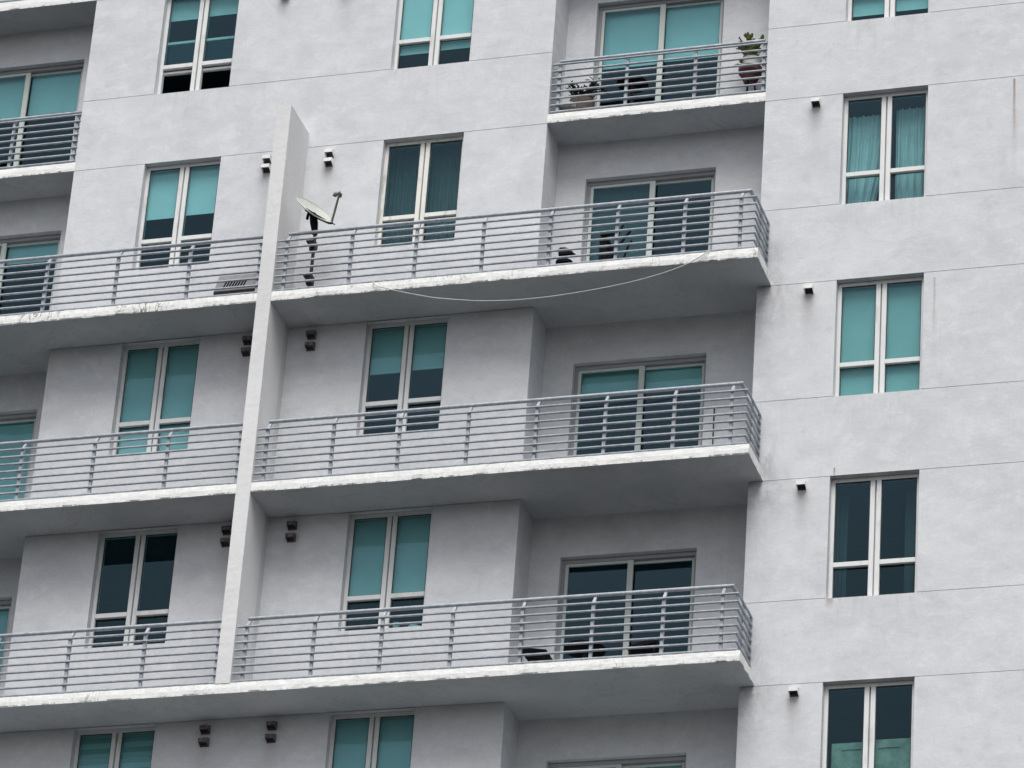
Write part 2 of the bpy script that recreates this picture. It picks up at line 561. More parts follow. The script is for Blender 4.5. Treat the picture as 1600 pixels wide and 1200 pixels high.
for (ra, rb, key) in ((A, B, 'right'), (C0, C, 'left')):
    d0, d1 = DOORX[key]
    WALL.quad((ra, 0, ZG), (ra, R, ZG), (ra, R, ZT), (ra, 0, ZT))
    WALL.quad((rb, 0, ZG), (rb, R, ZG), (rb, R, ZT), (rb, 0, ZT))
    ops = [(floor(n), floor(n) + ZDOOR) for n in door_levels[key]]
    zz = sorted({ZG, ZT, *[v for q in ops for v in q]})
    for j in range(len(zz) - 1):
        z0, z1 = zz[j], zz[j + 1]
        inside = any(q[0] < (z0 + z1) / 2 < q[1] for q in ops)
        for (x0, x1) in ((ra, d0), (d0, d1), (d1, rb)):
            if inside and x0 == d0:
                continue
            WALL.quad((x0, R, z0), (x1, R, z0), (x1, R, z1), (x0, R, z1))
    for q in ops:
        reveal(WALL, d0, d1, q[0], q[1], R, R + .22)
# flanks, back
YB = 9.0
WALL.quad((XL, 0, ZG), (XL, YB, ZG), (XL, YB, ZT), (XL, 0, ZT))
WALL.quad((XR, 0, ZG), (XR, YB, ZG), (XR, YB, ZT), (XR, 0, ZT))
WALL.quad((XL, YB, ZG), (XR, YB, ZG), (XR, YB, ZT), (XL, YB, ZT))
WALL.build('wall', M['wall'], bld, merge=False)
MB().box(XL - .05, XR + .05, -.05, YB + .05, ZT, ZT + .4).build('roof', M['soffit'], bld)

# interior floor plates and partitions, seen dimly through the glass
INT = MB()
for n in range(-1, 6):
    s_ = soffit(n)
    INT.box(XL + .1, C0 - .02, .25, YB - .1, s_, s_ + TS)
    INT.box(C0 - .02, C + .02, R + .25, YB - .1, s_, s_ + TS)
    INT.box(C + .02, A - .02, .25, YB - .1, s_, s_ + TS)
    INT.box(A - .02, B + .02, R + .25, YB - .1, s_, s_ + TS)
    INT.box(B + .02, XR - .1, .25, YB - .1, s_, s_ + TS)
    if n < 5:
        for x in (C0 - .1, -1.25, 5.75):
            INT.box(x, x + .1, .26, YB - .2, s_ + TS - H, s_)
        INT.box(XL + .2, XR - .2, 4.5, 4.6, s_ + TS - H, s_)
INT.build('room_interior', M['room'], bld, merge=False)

# ------------------------------------------------------------------ balcony slabs
def slab(x0, x1, y0, y1, z0, z1, amp, mat, label=None, side=True, extra=None, extra2=None, seed=0):
    """concrete balcony slab whose front drip edge is lumpy; front and ends painted, soffit duller"""
    rnd = random.Random(seed)
    n = max(2, int((x1 - x0) / .035))
    mb = MB()
    rows = []
    lump = 0.0
    left = 0
    for i in range(n + 1):
        x = x0 + (x1 - x0) * i / n
        lump = lump * .7 + rnd.uniform(-1, 1) * .5
        if left <= 0 and rnd.random() < .013:
            left = rnd.randint(1, 4)
        chip = amp * rnd.uniform(1.0, 2.4) if left > 0 else 0
        left -= 1
        zb = z0 + amp * .26 * lump + chip
        zt = z1 + amp * .22 * rnd.uniform(-1, 1)
        yf = y0 + amp * .25 * rnd.uniform(-1, 1)
        rows.append([(x, yf + .3 * chip, zb), (x, yf + amp * .3 * rnd.uniform(-1, 1) - .002, z0 * .5 + z1 * .5), (x, yf + .004, zt), (x, y0 + .03, z1), (x, y1, z1), (x, y1, z0), (x, y0 + .05, z0)])
    for a, b in zip(rows, rows[1:]):
        for k in range(7):
            l = (k + 1) % 7
            mb.quad(a[k], b[k], b[l], a[l])
    mb.quad(*rows[0]); mb.quad(*rows[-1])
    if extra:
        mb.box(*extra)
    if extra2:
        mb.box(*extra2)
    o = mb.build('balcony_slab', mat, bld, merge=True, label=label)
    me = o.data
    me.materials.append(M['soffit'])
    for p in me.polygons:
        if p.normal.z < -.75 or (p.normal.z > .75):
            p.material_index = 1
    return o

for n in range(-3, 11):
    # right stack
    s_ = soffit(n)
    if n in (3, 4):
        # the lowest long slabs run unbroken under both units
        slab(XDL, XD, -D, .02, s_, s_ + TS, .009, M['edge_mixed'], extra=(A - .003, B + .003, .02, R + .003, s_, s_ + TS),
             extra2=(C0 - .003, C + .003, .02, R + .003, s_, s_ + TS), seed=n)
    elif 1 <= n <= 4:
        if n >= 3:
            continue
        slab(DF + .002, XD, -D, .02, s_, s_ + TS, .009 if n > 1 else .011, M['edge_dirty' if n == 1 else 'edge'],
             'long balcony slab with a cracked and stained front edge' if n == 1 else None,
             extra=(A - .003, B + .003, .02, R + .003, s_, s_ + TS), seed=n)
        slab(XDL, DE - .002, -D, .02, s_, s_ + TS, .009 if n > 1 else .012, M['edge_dirty' if n in (1, 3) else 'edge'],
             extra=(C0 - .003, C + .003, .02, R + .003, s_, s_ + TS), seed=n + 20)
    else:
        slab(A - .002, B + .002, -.004, R + .003, s_, s_ + TS, .006, M['edge'], seed=n + 40)
        slab(C0 - .002, C + .002, -.004, R + .003, s_, s_ + TS, .006, M['edge'], seed=n + 60)

# divider wall between the two balcony stacks: front face rough, top open to the sky
def divider():
    rnd = random.Random(5)
    mb = MB()
    z0, z1 = floor(3) - .004, .2195
    n = 150
    rows = []
    for i in range(n + 1):
        z = z0 + (z1 - z0) * i / n
        j = lambda a: rnd.uniform(-a, a)
        rows.append([(DE + j(.0012), -D - .004 + j(.0008), z), (DF + j(.0012), -D - .004 + j(.0008), z), (DF, -D + .03, z), (DF, .012, z), (DE, .012, z), (DE, -D + .03, z)])
    for a, b in zip(rows, rows[1:]):
        for k in range(6):
            l = (k + 1) % 6
            mb.quad(a[k], a[l], b[l], b[k])
    mb.quad(*rows[0]); mb.quad(*rows[-1])
    mb.build('divider_wall', M['divider'], bld)
divider()

# ------------------------------------------------------------------ windows
def curtain_mesh(x0, x1, z0, z1, y, folds, amp, tail=0.0, phase=0.0, lean=0.0):
    """hanging cloth with folds; tail narrows it to the left at the bottom"""
    mb = MB()
    nx, nz = 48, 14
    g = []
    for i in range(nx + 1):
        u = i / nx
        col = []
        for j in range(nz + 1):
            v = j / nz
            uu = u * (1 - tail * v * v)
            x = x0 + (x1 - x0) * uu + lean * v
            yy = y + amp * (.35 + .65 * v) * math.sin(u * folds * 2 * math.pi + phase + .8 * math.sin(v * 2)) + amp * .5 * math.sin(u * folds * 4.3 * math.pi + 1.3 * v)
            col.append((x, yy, z1 + (z0 - z1) * v))
        g.append(col)
    for i in range(nx):
        for j in range(nz):
            mb.quad(g[i][j], g[i + 1][j], g[i + 1][j + 1], g[i][j + 1])
    return mb

def window(key, n, blind=None, fabric='blind', hem=False, open_sash=False, frame='frame', label=None, extra=None):
    x0, x1 = WX[key]
    z1 = -(n - 1) * H
    z0 = z1 - HW
    xm = (x0 + x1) / 2
    yf, yb = .100, .175
    e = .002
    zr = z0 + .505                      # meeting rail
    fr = MB()
    fr.box(x0 + e, x1 - e, yf, yb, z1 - .055, z1 - e)
    fr.box(x0 + e, x1 - e, yf - .012, yb, z0 + e, z0 + .034)
    for (a, b) in ((x0 + e, x0 + .052), (xm - .070, xm - .010), (xm + .010, xm + .070), (x1 - .048, x1 - e)):
        fr.box(a, b, yf, yb, z0 + .034, z1 - .055)
    fr.box(xm - .010, xm + .010, yf + .05, yb - .003, z0 + .034, z1 - .055)
    def ring(a, b, c, d, y0, y1, t_):
        g_ = MB()
        ou = [(a, c), (b, c), (b, d), (a, d)]
        ii = [(a + t_, c + t_), (b - t_, c + t_), (b - t_, d - t_), (a + t_, d - t_)]
        for k in range(4):
            l = (k + 1) % 4
            P_ = lambda q, y: (q[0], y, q[1])
            g_.quad(P_(ou[k], y0), P_(ou[l], y0), P_(ii[l], y0), P_(ii[k], y0))
            g_.quad(P_(ou[k], y1), P_(ou[l], y1), P_(ii[l], y1), P_(ii[k], y1))
            g_.quad(P_(ii[k], y0), P_(ii[l], y0), P_(ii[l], y1), P_(ii[k], y1))
            g_.quad(P_(ou[k], y0), P_(ou[l], y0), P_(ou[l], y1), P_(ou[k], y1))
        return g_
    lites = ((x0 + .052, xm - .070), (xm + .070, x1 - .048))
    for (a, b) in lites:
        fr.box(a, b, yf - .006, yb - .01, zr - .032, zr + .034)
        if open_sash:
            fr.box(a, b, yb - .035, yb + .015, zr + .40, zr + .445)        # raised sash: its top rail behind the upper pane
            fr.box(a, b, yb - .035, yb + .015, zr - .095, zr - .055)       # and its bottom rail
    o = fr.build('window', M[frame], bld, bevel=.004, label=label)
    for (a, b) in lites:
        MB().box(a - .004, b + .004, .123, .129, zr + .02, z1 - .045).build('pane', M['glass'], o)
        ring(a - .003, b + .003, zr + .031, z1 - .052, .112, .1215, .013).build('gasket_shade', M['seam'], o)  # dark ring: gasket with the shadow of the set-back pane put into its colour
        if not open_sash:
            ring(a - .003, b + .003, z0 + .031, zr - .029, .138, .1475, .013).build('gasket_shade', M['seam'], o)
        if open_sash:
            MB().box(a - .004, b + .004, .161, .167, zr - .07, zr + .42).build('pane', M['glass'], o)
        else:
            MB().box(a - .004, b + .004, .149, .155, z0 + .025, zr - .02).build('pane', M['glass'], o)
    if blind:
        zb = z1 - blind * HW
        for k, (a, b) in enumerate(((x0 + .02, xm - .02), (xm + .02, x1 - .02))):
            zc = zb + (.012 if k else -.004)
            bl = MB()
            if zc < z0 - .02:
                zc = z0 - .02
            bl.box(a, b, .186, .190, zc, z1 - .003)
            bl.tube([(a, .215, z1 - .03), (b, .215, z1 - .03)], .022, 10)
            bo = bl.build('roller_blind', M[fabric], o)
            if hem:
                MB().box(a, b, .180, .198, zc - .03, zc).build('hem_bar', M['hem'], o)
    if extra:
        extra(o, x0, x1, z0, z1, xm, zr)
    return o

def ex_r1(o, x0, x1, z0, z1, xm, zr):
    curtain_mesh(x0 - .02, xm - .02, z0 - .15, z1 - .20, .30, 4.2, .034, .42).build('curtain', M['curtain'], o, smooth=True)
    curtain_mesh(xm + .09, x1 + .05, z0 - .15, z1 - .15, .30, 5.2, .040, 0).build('curtain', M['curtain'], o, smooth=True)
def ex_r3(o, x0, x1, z0, z1, xm, zr):
    curtain_mesh(x0 - .06, x0 + .17, z0 - .2, z1 - .12, .33, 2, .012).build('curtain', M['curtain_faint'], o, smooth=True)
    curtain_mesh(x1 - .24, x1 + .05, z0 - .2, z1 - .12, .33, 2, .012).build('curtain', M['curtain_faint'], o, smooth=True)
def ex_m1(o, x0, x1, z0, z1, xm, zr):
    curtain_mesh(x0 - .05, xm - .02, z0 - .2, z1 + .02, .34, 5, .02, 0, .6).build('curtain', M['curtain_dim'], o, smooth=True)
    curtain_mesh(xm + .02, x1 + .05, z0 - .2, z1 + .02, .34, 5, .02, 0).build('curtain', M['curtain_dim'], o, smooth=True)
def ex_r4(o, x0, x1, z0, z1, xm, zr):
    b = MB()
    b.box(x0 + .075, xm + .02, .26, .29, z0 + .05, z1 - .72)
    b.box(xm + .03, x1 - .03, .26, .29, z0 + .05, z1 - .70)
    for (a, c) in ((x0 + .20, xm - .03), (xm + .09, x1 - .22)):
        b.box(a, c, .25, .262, z1 - .815, z1 - .80)
    b.build('leaning_board', M['board'], o)
def ex_m3(o, x0, x1, z0, z1, xm, zr):
    b = MB()
    b.box(xm + .085, xm + .155, .24, .30, z0 + .02, z0 + .20)
    b.lathe((xm + .36, .30, z0 + .02), [(.10, 0), (.12, .05), (.09, .115), (.03, .135)], 18)
    b.build('sill_ornament', M['pale'], o)

window('right', 0, .89)
window('right', 1, extra=ex_r1, label='window with gathered curtains')
window('right', 2, 1.0, fabric='blind_grey')
window('right', 3, extra=ex_r3, label='dark window with narrow curtains at both sides')
window('right', 4, extra=ex_r4, label='dark window with a greenish board leaning inside')
window('middle', 0, .80, fabric='blind_lightened')
window('middle', 1, frame='frame_dirty', extra=ex_m1, label='window with stained frame and dull curtains')
window('middle', 2, .40, hem=True)
window('middle', 3, .70, extra=ex_m3)
window('middle', 4, 1.0)
window('left', 0, .22, open_sash=True, label='window with both lower sashes raised')
window('left', 1, .47, fabric='blind_lightened')
window('left', 2, 1.0)
window('left', 3)
window('left', 4, 1.0, fabric='blind_stripe', label='window with striped blinds')

# ------------------------------------------------------------------ sliding balcony doors
def door(key, n, blind=None, label=None, fabric='blind'):
    x0, x1 = DOORX[key]
    z0, z1 = floor(n), floor(n) + ZDOOR
    e = .002
    ya, yb = R + .085, R + .19
    fr = MB()
    fr.box(x0 + e, x1 - e, ya, yb, z1 - .06, z1 - e)
    fr.box(x0 + e, x1 - e, ya, yb, z0 + e, z0 + .035)
    fr.box(x0 + e, x0 + .045, ya, yb, z0 + .035, z1 - .06)
    fr.box(x1 - .045, x1 - e, ya, yb, z0 + .035, z1 - .06)
    o = fr.build('sliding_door', M['door'], bld, bevel=.004, label=label)
    xm = (x0 + x1) / 2 + .005
    for k, (a, b, y) in enumerate(((x0 + .046, xm + .042, ya + .012), (xm - .03, x1 - .046, ya + .058))):
        p = MB()
        sw = .045
        p.box(a, a + sw, y, y + .035, z0 + .037, z1 - .062)
        p.box(b - (.075 if k == 0 else sw), b, y, y + .035, z0 + .037, z1 - .062)
        p.box(a + sw, b - (.075 if k == 0 else sw), y, y + .035, z0 + .037, z0 + .10)
        p.box(a + sw, b - (.075 if k == 0 else sw), y, y + .035, z1 - .10, z1 - .062)
        p.build('door_panel', M['stile'], o, bevel=.003)
        MB().box(a + sw - .004, b - (.075 if k == 0 else sw) + .004, y + .014, y + .020, z0 + .09, z1 - .09).build('pane', M['glass'], o)
        if blind:
            bv = blind if not isinstance(blind, tuple) else blind[k]
            if bv:
                zb = max(z0 + .02, z1 - bv * ZDOOR)
                bl = MB()
                aa, bb = (x0 + .03, xm - .01) if k == 0 else (xm + .03, x1 - .03)
                bl.box(aa, bb, R + .200, R + .204, zb, z1 - .003)
                bl.tube([(aa, R + .232, z1 - .03), (bb, R + .232, z1 - .03)], .02, 10)
                bl.build('roller_blind', M[fabric], o)
    return o
door('right', 0, (.455, .445), fabric='blind_lightened')
door('right', 1, (1.0, 0), fabric='blind_dim')
door('right', 2, (.20, .17))
door('right', 3)
door('right', 4, 1.0)
door('left', 0, (.36, .345))
door('left', 1, (.17, .17))
door('left', 2, 1.0)
door('left', 3, 1.0)

# ------------------------------------------------------------------ railings
BARZ = (.790, .682, .573, .464, .355, .246, .137, .028)
def railing(n, y, path, posts, tops, inset=.10, ztop=.945, post_extra=(), bars=BARZ):
    """path: bar polyline (x, y); tops: polyline of the hand rail"""
    zf = floor(n)
    hr = MB().tube([(px, py, zf + ztop) for px, py in tops], .0265, 12)
    o = hr.build('railing', M['rail'], bld, smooth=True)
    for z in bars:
        MB().tube([(px, py, zf + z) for px, py in path], .0158, 8).build('rail_bar', M['rail'], o, smooth=True)
    for x in posts:
        p = MB()
        p.box(x - .021, x + .021, y + .012, y + .052, zf + .008, zf + .80)
        # neck cranked inwards to carry the hand rail
        zt = zf + ztop - .012
        p.hexa([(x - .021, y + .012, zf + .80), (x - .016, y + inset + .00, zt), (x - .021, y + .052, zf + .80), (x - .016, y + inset + .03, zt),
                (x + .021, y + .012, zf + .80), (x + .016, y + inset + .00, zt), (x + .021, y + .052, zf + .80), (x + .016, y + inset + .03, zt)])
        p.box(x - .05, x + .05, y + .002, y + .075, zf, zf + .008)
        p.build('post', M['rail'], o)
    for (x, yy, tx) in post_extra:
        p = MB()
        p.box(x - .052, x - .012, yy - .021, yy + .021, zf + .004, zf + .80)
        zt = zf + ztop - .012
        p.hexa([(x - .052, yy - .021, zf + .80), (tx - .015, yy - .016, zt), (x - .052, yy + .021, zf + .80), (tx - .015, yy + .016, zt),
                (x - .012, yy - .021, zf + .80), (tx + .015, yy - .016, zt), (x - .012, yy + .021, zf + .80), (tx + .015, yy + .016, zt)])
        p.build('post', M['rail'], o)
    return o
YR = -.72
PR = [-.965, -.05, .857, 1.785, 2.70, 3.615, 4.52, 5.27]
PL = [-7.57, -6.50, -5.45, -4.42, -3.39, -2.347, -1.335]
for n in (1, 2, 3):
    railing(n, YR, [(DF + .012, YR), (5.47, YR), (5.47, -.012)], PR, [(-.985, YR + .10), (5.37, YR + .10), (5.37, -.01)],
            post_extra=((5.47, -.045, 5.375), (5.47, -.40, 5.375)))
    railing(n, YR, [(-7.85, -.012), (-7.85, YR), (DE - .006, YR)], PL, [(-7.75, -.01), (-7.75, YR + .10), (DE - .004, YR + .10)])
for n in (0,):
    railing(n, .05, [(A + .012, .05), (B - .012, .05)], [2.43, 3.38, 4.335, 5.285], [(2.41, .14), (5.27, .14)], inset=.09, ztop=.915, bars=[z + .03 for z in BARZ])
for n in (0, -1):
    railing(n, .05, [(C0 + .012, .05), (C - .012, .05)], [-7.61, -6.57, -5.60, -4.635], [(C0 + .01, .14), (C - .01, .14)], inset=.09, ztop=.915, bars=[z + .03 for z in BARZ])

# ------------------------------------------------------------------ vent hoods
def vent(x, z, dirty, big=False):
    mb = MB()
    w_, d_ = .058, .10
    h0, h1 = .085, .045
    y0 = .001
    # open-bottomed hood: sloping top, front lip, two cheeks
    t_ = .006
    mb.hexa([(x - w_, -d_, z - h1 - .02), (x - w_, -d_, z - .012), (x - w_, -d_ + t_, z - h1 - .02), (x - w_, -d_ + t_, z - .012),
             (x + w_, -d_, z - h1 - .02), (x + w_, -d_, z - .012), (x + w_, -d_ + t_, z - h1 - .02), (x + w_, -d_ + t_, z - .012)])
    mb.hexa([(x - w_, -d_ + t_, z - .018), (x - w_, -d_ + t_, z - .012), (x - w_, y0, z + .012), (x - w_, y0, z + .018),
             (x + w_, -d_ + t_, z - .018), (x + w_, -d_ + t_, z - .012), (x + w_, y0, z + .012), (x + w_, y0, z + .018)])
    for sx in (-w_, w_ - t_):
        mb.hexa([(x + sx, -d_ + t_, z - h1 - .02), (x + sx, -d_ + t_, z - .0185), (x + sx, y0, z - h0 - .02), (x + sx, y0, z + .0115),
                 (x + sx + t_, -d_ + t_, z - h1 - .02), (x + sx + t_, -d_ + t_, z - .0185), (x + sx + t_, y0, z - h0 - .02), (x + sx + t_, y0, z + .0115)])
    o = mb.build('vent_hood', M['vent_dirty' if dirty else 'vent'], bld, merge=False, label='soot-blackened vent hood' if dirty else None)
    du = MB()
    du.box(x - w_ + t_ + .002, x + w_ - t_ - .002, -d_ + .02, -.002, z - .05, z - .03)
    du.box(x - w_ + t_ + .002, x + w_ - t_ - .002, -.012, -.002, z - .10, z - .05)
    du.build('damper', M['duct'], o)
for n in (1, 2, 3, 4):
    vent(6.05, -(n - 1) * H - .075, False)
for n in (0, 1, 2, 3, 4):
    for x in (-.755, -1.66):
        zt = -(n - 1) * H
        vent(x, zt - .105, n > 1)
        vent(x, zt - .250 - (.03 if n > 1 else 0), n > 1)
MB().tube([(4.69, R - .012, floor(2) + .01), (4.69, R - .012, floor(2) + 1.30)], .008, 6).build('conduit', M['dark'], bld)

# ------------------------------------------------------------------ satellite dish
def dish():
    base = Vector((-.63, -.585, floor(1)))
    t = thing('satellite_dish', 'grey satellite dish on a dark mast rising behind the railing beside the divider wall', 'satellite dish', base)
    top = Vector((-.63, -.585, -1.70))
    mast = MB().tube([base + Vector((0, 0, .004)), (-.63, -.585, floor(1) + .62), top + Vector((0, 0, .03))], .023, 12)
    mo = mast.build('mast', M['rust_dark'], t, smooth=True)
    for z in (floor(1) + .28, floor(1) + .80):
        cl = MB()
        cl.box(-.68, -.59, -.63, -.54, z - .13, z)
        cl.box(-.73, -.61, -.64, -.53, z, z + .02)
        cl.box(-.665, -.60, -.695, -.63, z - .10, z - .03)
        cl.build('mast_clamp', M['rust_dark'], t, bevel=.004)
    r, u, f = CAM_R.normalized(), CAM_U.normalized(), CAM_F.normalized()
    e1 = (r * .822 - u * .569).normalized()             # long axis of the rim as seen
    up = (r * .569 + u * .822).normalized()
    nrm = (up * math.cos(.25) - f * math.sin(.25)).normalized()
    c = Vector((-.672, -.60, -1.395)) 
    e2 = nrm.cross(e1).normalized()
    mb = MB()
    rings = []
    N, K = 40, 8
    RA, RB, DEP = .285, .255, .052
    for side in (0, 1):
        for k in range(K + 1):
            q = k / K
            ring = []
            for j in range(N):
                an = 2 * math.pi * j / N
                p = c + (e1 * math.cos(an) * RA + e2 * math.sin(an) * RB) * max(q, .001) + nrm * (DEP * (q * q - 1) - side * .006)
                mb.v.append(tuple(p)); ring.append(len(mb.v) - 1)
            rings.append(ring)
    for s_ in (0, K + 1):
        for k in range(K):
            for j in range(N):
                a, b = rings[s_ + k], rings[s_ + k + 1]
                mb.f.append((a[j], a[(j + 1) % N], b[(j + 1) % N], b[j]))
    for j in range(N):
        a, b = rings[K], rings[2 * K + 1]
        mb.f.append((a[j], a[(j + 1) % N], b[(j + 1) % N], b[j]))
    ro = mb.build('reflector', M['dish'], t, smooth=True)
    # rim bead and back bracket
    MB().tube([c + (e1 * math.cos(a) * RA + e2 * math.sin(a) * RB) for a in [2 * math.pi * j / 40 for j in range(41)]], .005, 6, caps=False).build('rim', M['dish'], ro, smooth=True)
    bk = MB()
    hub = c - nrm * (DEP + .012)
    lowp = c + e1 * (RA - .02) - nrm * .02
    bk.tube([hub - e1 * .10, hub + e1 * .06, lowp - nrm * .015, lowp + e1 * .05 + up * .01], [.022, .030, .018, .010], 8)
    bk.tube([hub + e1 * .02, hub * .4 + top * .6, top - Vector((0, 0, .08))], [.045, .055, .036], 10)
    bk.tube([hub + e1 * .08, hub + e1 * .10 - Vector((0, 0, .12))], .012, 6)
    bk.tube([hub - e1 * .05 - Vector((0, 0, .04)), hub - e1 * .06 - Vector((0, 0, .13))], .02, 6)
    bk.tube([lowp + e1 * .01, lowp + e1 * .09 + u * .015], .007, 6)
    bk.build('mount', M['dark'], t, smooth=True)
    fend = Vector((-.337, -.60, -1.186)) - u * .03 - r * .005
    am = MB()
    st = c + e1 * (RA + .005) - nrm * .012
    am.tube([st, st + (fend - st) * .5, fend], [.016, .016, .014], 8)
    ao = am.build('feed_arm', M['arm'], t, smooth=True)
    lb = MB()
    hd = fend + u * .03
    lb.lathe(hd - r * .06 - u * .012, [(.032, 0), (.034, .02), (.024, .05), (.026, .09)], 14, axis=(r * .85 + u * .25 - f * .1))
    lb.tube([hd - r * .06 - u * .015, hd - r * .075 - u * .03], [.026, .02], 10)
    lb.tube([hd + r * .02 + u * .005, hd + r * .02 - u * .05], [.03, .016], 8)
    lb.build('feed_head', M['arm'], t, smooth=True)
dish()

# ------------------------------------------------------------------ hanging cable
pts = [(.33, -.776, -2.735), (.40, -.778, -2.79), (.673, -.78, -2.888), (.95, -.782, -2.975), (1.215, -.784, -3.05), (1.48, -.785, -3.10), (1.747, -.785, -3.145),
       (2.01, -.785, -3.172), (2.274, -.785, -3.19), (2.53, -.785, -3.192), (2.793, -.785, -3.186), (3.05, -.785, -3.170), (3.308, -.785, -3.148), (3.56, -.784, -3.12),
       (3.82, -.783, -3.083), (4.08, -.782, -3.035), (4.326, -.78, -2.974), (4.50, -.78, -2.920), (4.661, -.778, -2.855), (4.78, -.776, -2.785), (4.867, -.773, -2.716), (4.90, -.740, -2.70)]
cb = MB().tube([(.33, -.74, -2.699)] + pts, .0062, 8)
o = cb.build('hanging_cable', M['cable'], smooth=True)
o['label'] = 'slack white cable looping below the stained edge of the long balcony with the dish'
o['category'] = 'cable'

# ------------------------------------------------------------------ grey louvred unit on the left balcony
def unit():
    zf = floor(1)
    t = thing('air_conditioner', 'low grey louvred unit on the left balcony floor against the divider wall', 'air conditioner', (-1.72, -.38, zf))
    x0, x1 = -2.03, -1.40
    y0, y1 = -.52, -.18
    MB().hexa([(x0, y0, zf + .015), (x0, y0, zf + .235), (x0, y1, zf + .015), (x0, y1, zf + .24), (x1, y0, zf + .015), (x1, y0, zf + .235), (x1, y1, zf + .015), (x1, y1, zf + .24)]).build('lower_case', M['duct'], t, bevel=.01)
    MB().hexa([(x0 + .01, y0 - .025, zf + .20), (x0 + .05, y0 + .02, zf + .47), (x0 + .01, y1, zf + .25), (x0 + .05, y1, zf + .50),
               (x1 - .01, y0 - .025, zf + .20), (x1 - .02, y0 + .02, zf + .47), (x1 - .01, y1, zf + .25), (x1 - .02, y1, zf + .50)]).build('casing', M['unit'], t, bevel=.01)
    gl = MB()
    for k in range(8):
        x = x0 + .13 + k * .040
        fy = lambda z: y0 - .025 + (z - .20) / .27 * .045 - .004
        gl.hexa([(x, fy(.25), zf + .25), (x + .04, fy(.37), zf + .37), (x, fy(.25) + .02, zf + .25), (x + .04, fy(.37) + .02, zf + .37),
                 (x + .022, fy(.25), zf + .25), (x + .062, fy(.37), zf + .37), (x + .022, fy(.25) + .02, zf + .25), (x + .062, fy(.37) + .02, zf + .37)])
    gl.build('louvre', M['dark'], t)
    f = MB()
    for x in (x0 + .05, x1 - .05):
        for y in (y0 + .04, y1 - .04):
            f.box(x - .025, x + .025, y - .025, y + .025, zf, zf + .015)
    f.build('foot', M['dark'], t)
unit()

# pale block at the mast foot
b = MB()
zf = floor(1)
b.hexa([(-1.07, -.58, zf), (-1.04, -.56, zf + .17), (-1.07, -.30, zf), (-1.04, -.32, zf + .17), (-.80, -.58, zf), (-.84, -.56, zf + .17), (-.80, -.30, zf), (-.84, -.32, zf + .17)])
o = b.build('concrete_block', M['block'], bevel=.008)
o['label'] = 'pale concrete block on the balcony floor between the divider wall and the dish mast'
o['category'] = 'block'

# ------------------------------------------------------------------ balcony furniture
def fold_chair():
    zf = floor(1)
    x, y = 3.30, .16
    t = thing('folding_chair', 'black folding chair with slanted legs by the sliding door of the balcony with the dish', 'chair', (x, y, zf))
    MB().box(x - .12, x - .01, y - .20, y + .20, zf + .34, zf + .82).build('backrest', M['dark'], t, bevel=.012)
    MB().box(x - .08, x + .16, y - .21, y + .21, zf + .44, zf + .48).build('seat', M['dark'], t, bevel=.012)
    for sy in (-.23, .23):
        MB().box(x - .10, x + .16, y + sy - .02, y + sy + .02, zf + .80, zf + .83).build('armrest', M['dark'], t, bevel=.006)
        MB().tube([(x - .09, y + sy * .9, zf), (x - .07, y + sy * .9, zf + .80)], .016, 8).build('leg', M['dark'], t)
        MB().tube([(x + .0, y + sy * .9, zf + .30), (x + .15, y + sy * .9, zf + .86), (x + .20, y + sy * .9, zf + .96)], .014, 8).build('leg', M['dark'], t)
    MB().tube([(x - .02, y - .2, zf + .42), (x + .30, y - .2, zf + .86)], .016, 8).build('brace', M['dark'], t)
fold_chair()

def stand():
    zf = floor(1)
    x, y = 2.70, .05
    t = thing('plant_stand', 'small black stand with a tapered wedge above an oval tray left of the folding chair', 'stand', (x, y, zf))
    MB().hexa([(x - .09, y - .06, zf + .60), (x - .10, y - .06, zf + .74), (x - .09, y + .06, zf + .60), (x - .10, y + .06, zf + .74),
               (x + .15, y - .03, zf + .62), (x + .02, y - .05, zf + .74), (x + .15, y + .03, zf + .62), (x + .02, y + .05, zf + .74)]).build('wedge_top', M['dark'], t, bevel=.02)
    b = MB()
    b.lathe((x - .015, y, zf + .47), [(.06, 0), (.115, .02), (.115, .06), (.05, .085)], 18)
    b.build('tray', M['dark'], t, smooth=True)
    MB().tube([(x - .015, y, zf), (x - .015, y, zf + .61)], .02, 8).build('stem', M['dark'], t)
    MB().lathe((x - .015, y, zf), [(.13, 0), (.13, .02), (.03, .04)], 16).build('foot', M['dark'], t)
stand()

def round_table(name, label, x, y, n, rt, h, group=None):
    zf = floor(n)
    t = thing(name, label, 'table', (x, y, zf), group)
    MB().lathe((x, y, zf + h - .03), [(rt - .02, 0), (rt, .008), (rt, .024), (rt - .006, .03)], 32).build('tabletop', M['dark'], t)
    MB().tube([(x, y, zf + .03), (x, y, zf + h - .03)], .025, 10).build('stem', M['rust_dark'], t)
    lg = [(x + math.cos(a) * .22, y + math.sin(a) * .22) for a in (.4, 2.5, 4.6)]
    for (lx, ly) in lg:
        MB().tube([(x, y, zf + .06), (lx, ly, zf + .012)], .012, 6).build('leg', M['dark'], t)
round_table('round_table', 'small dark round table on the flush balcony with plants at the top', 3.40, .30, 0, .215, .56)
round_table('round_table', 'dark round table in front of the sliding door on the lowest long balcony', 3.30, .08, 3, .27, .56)

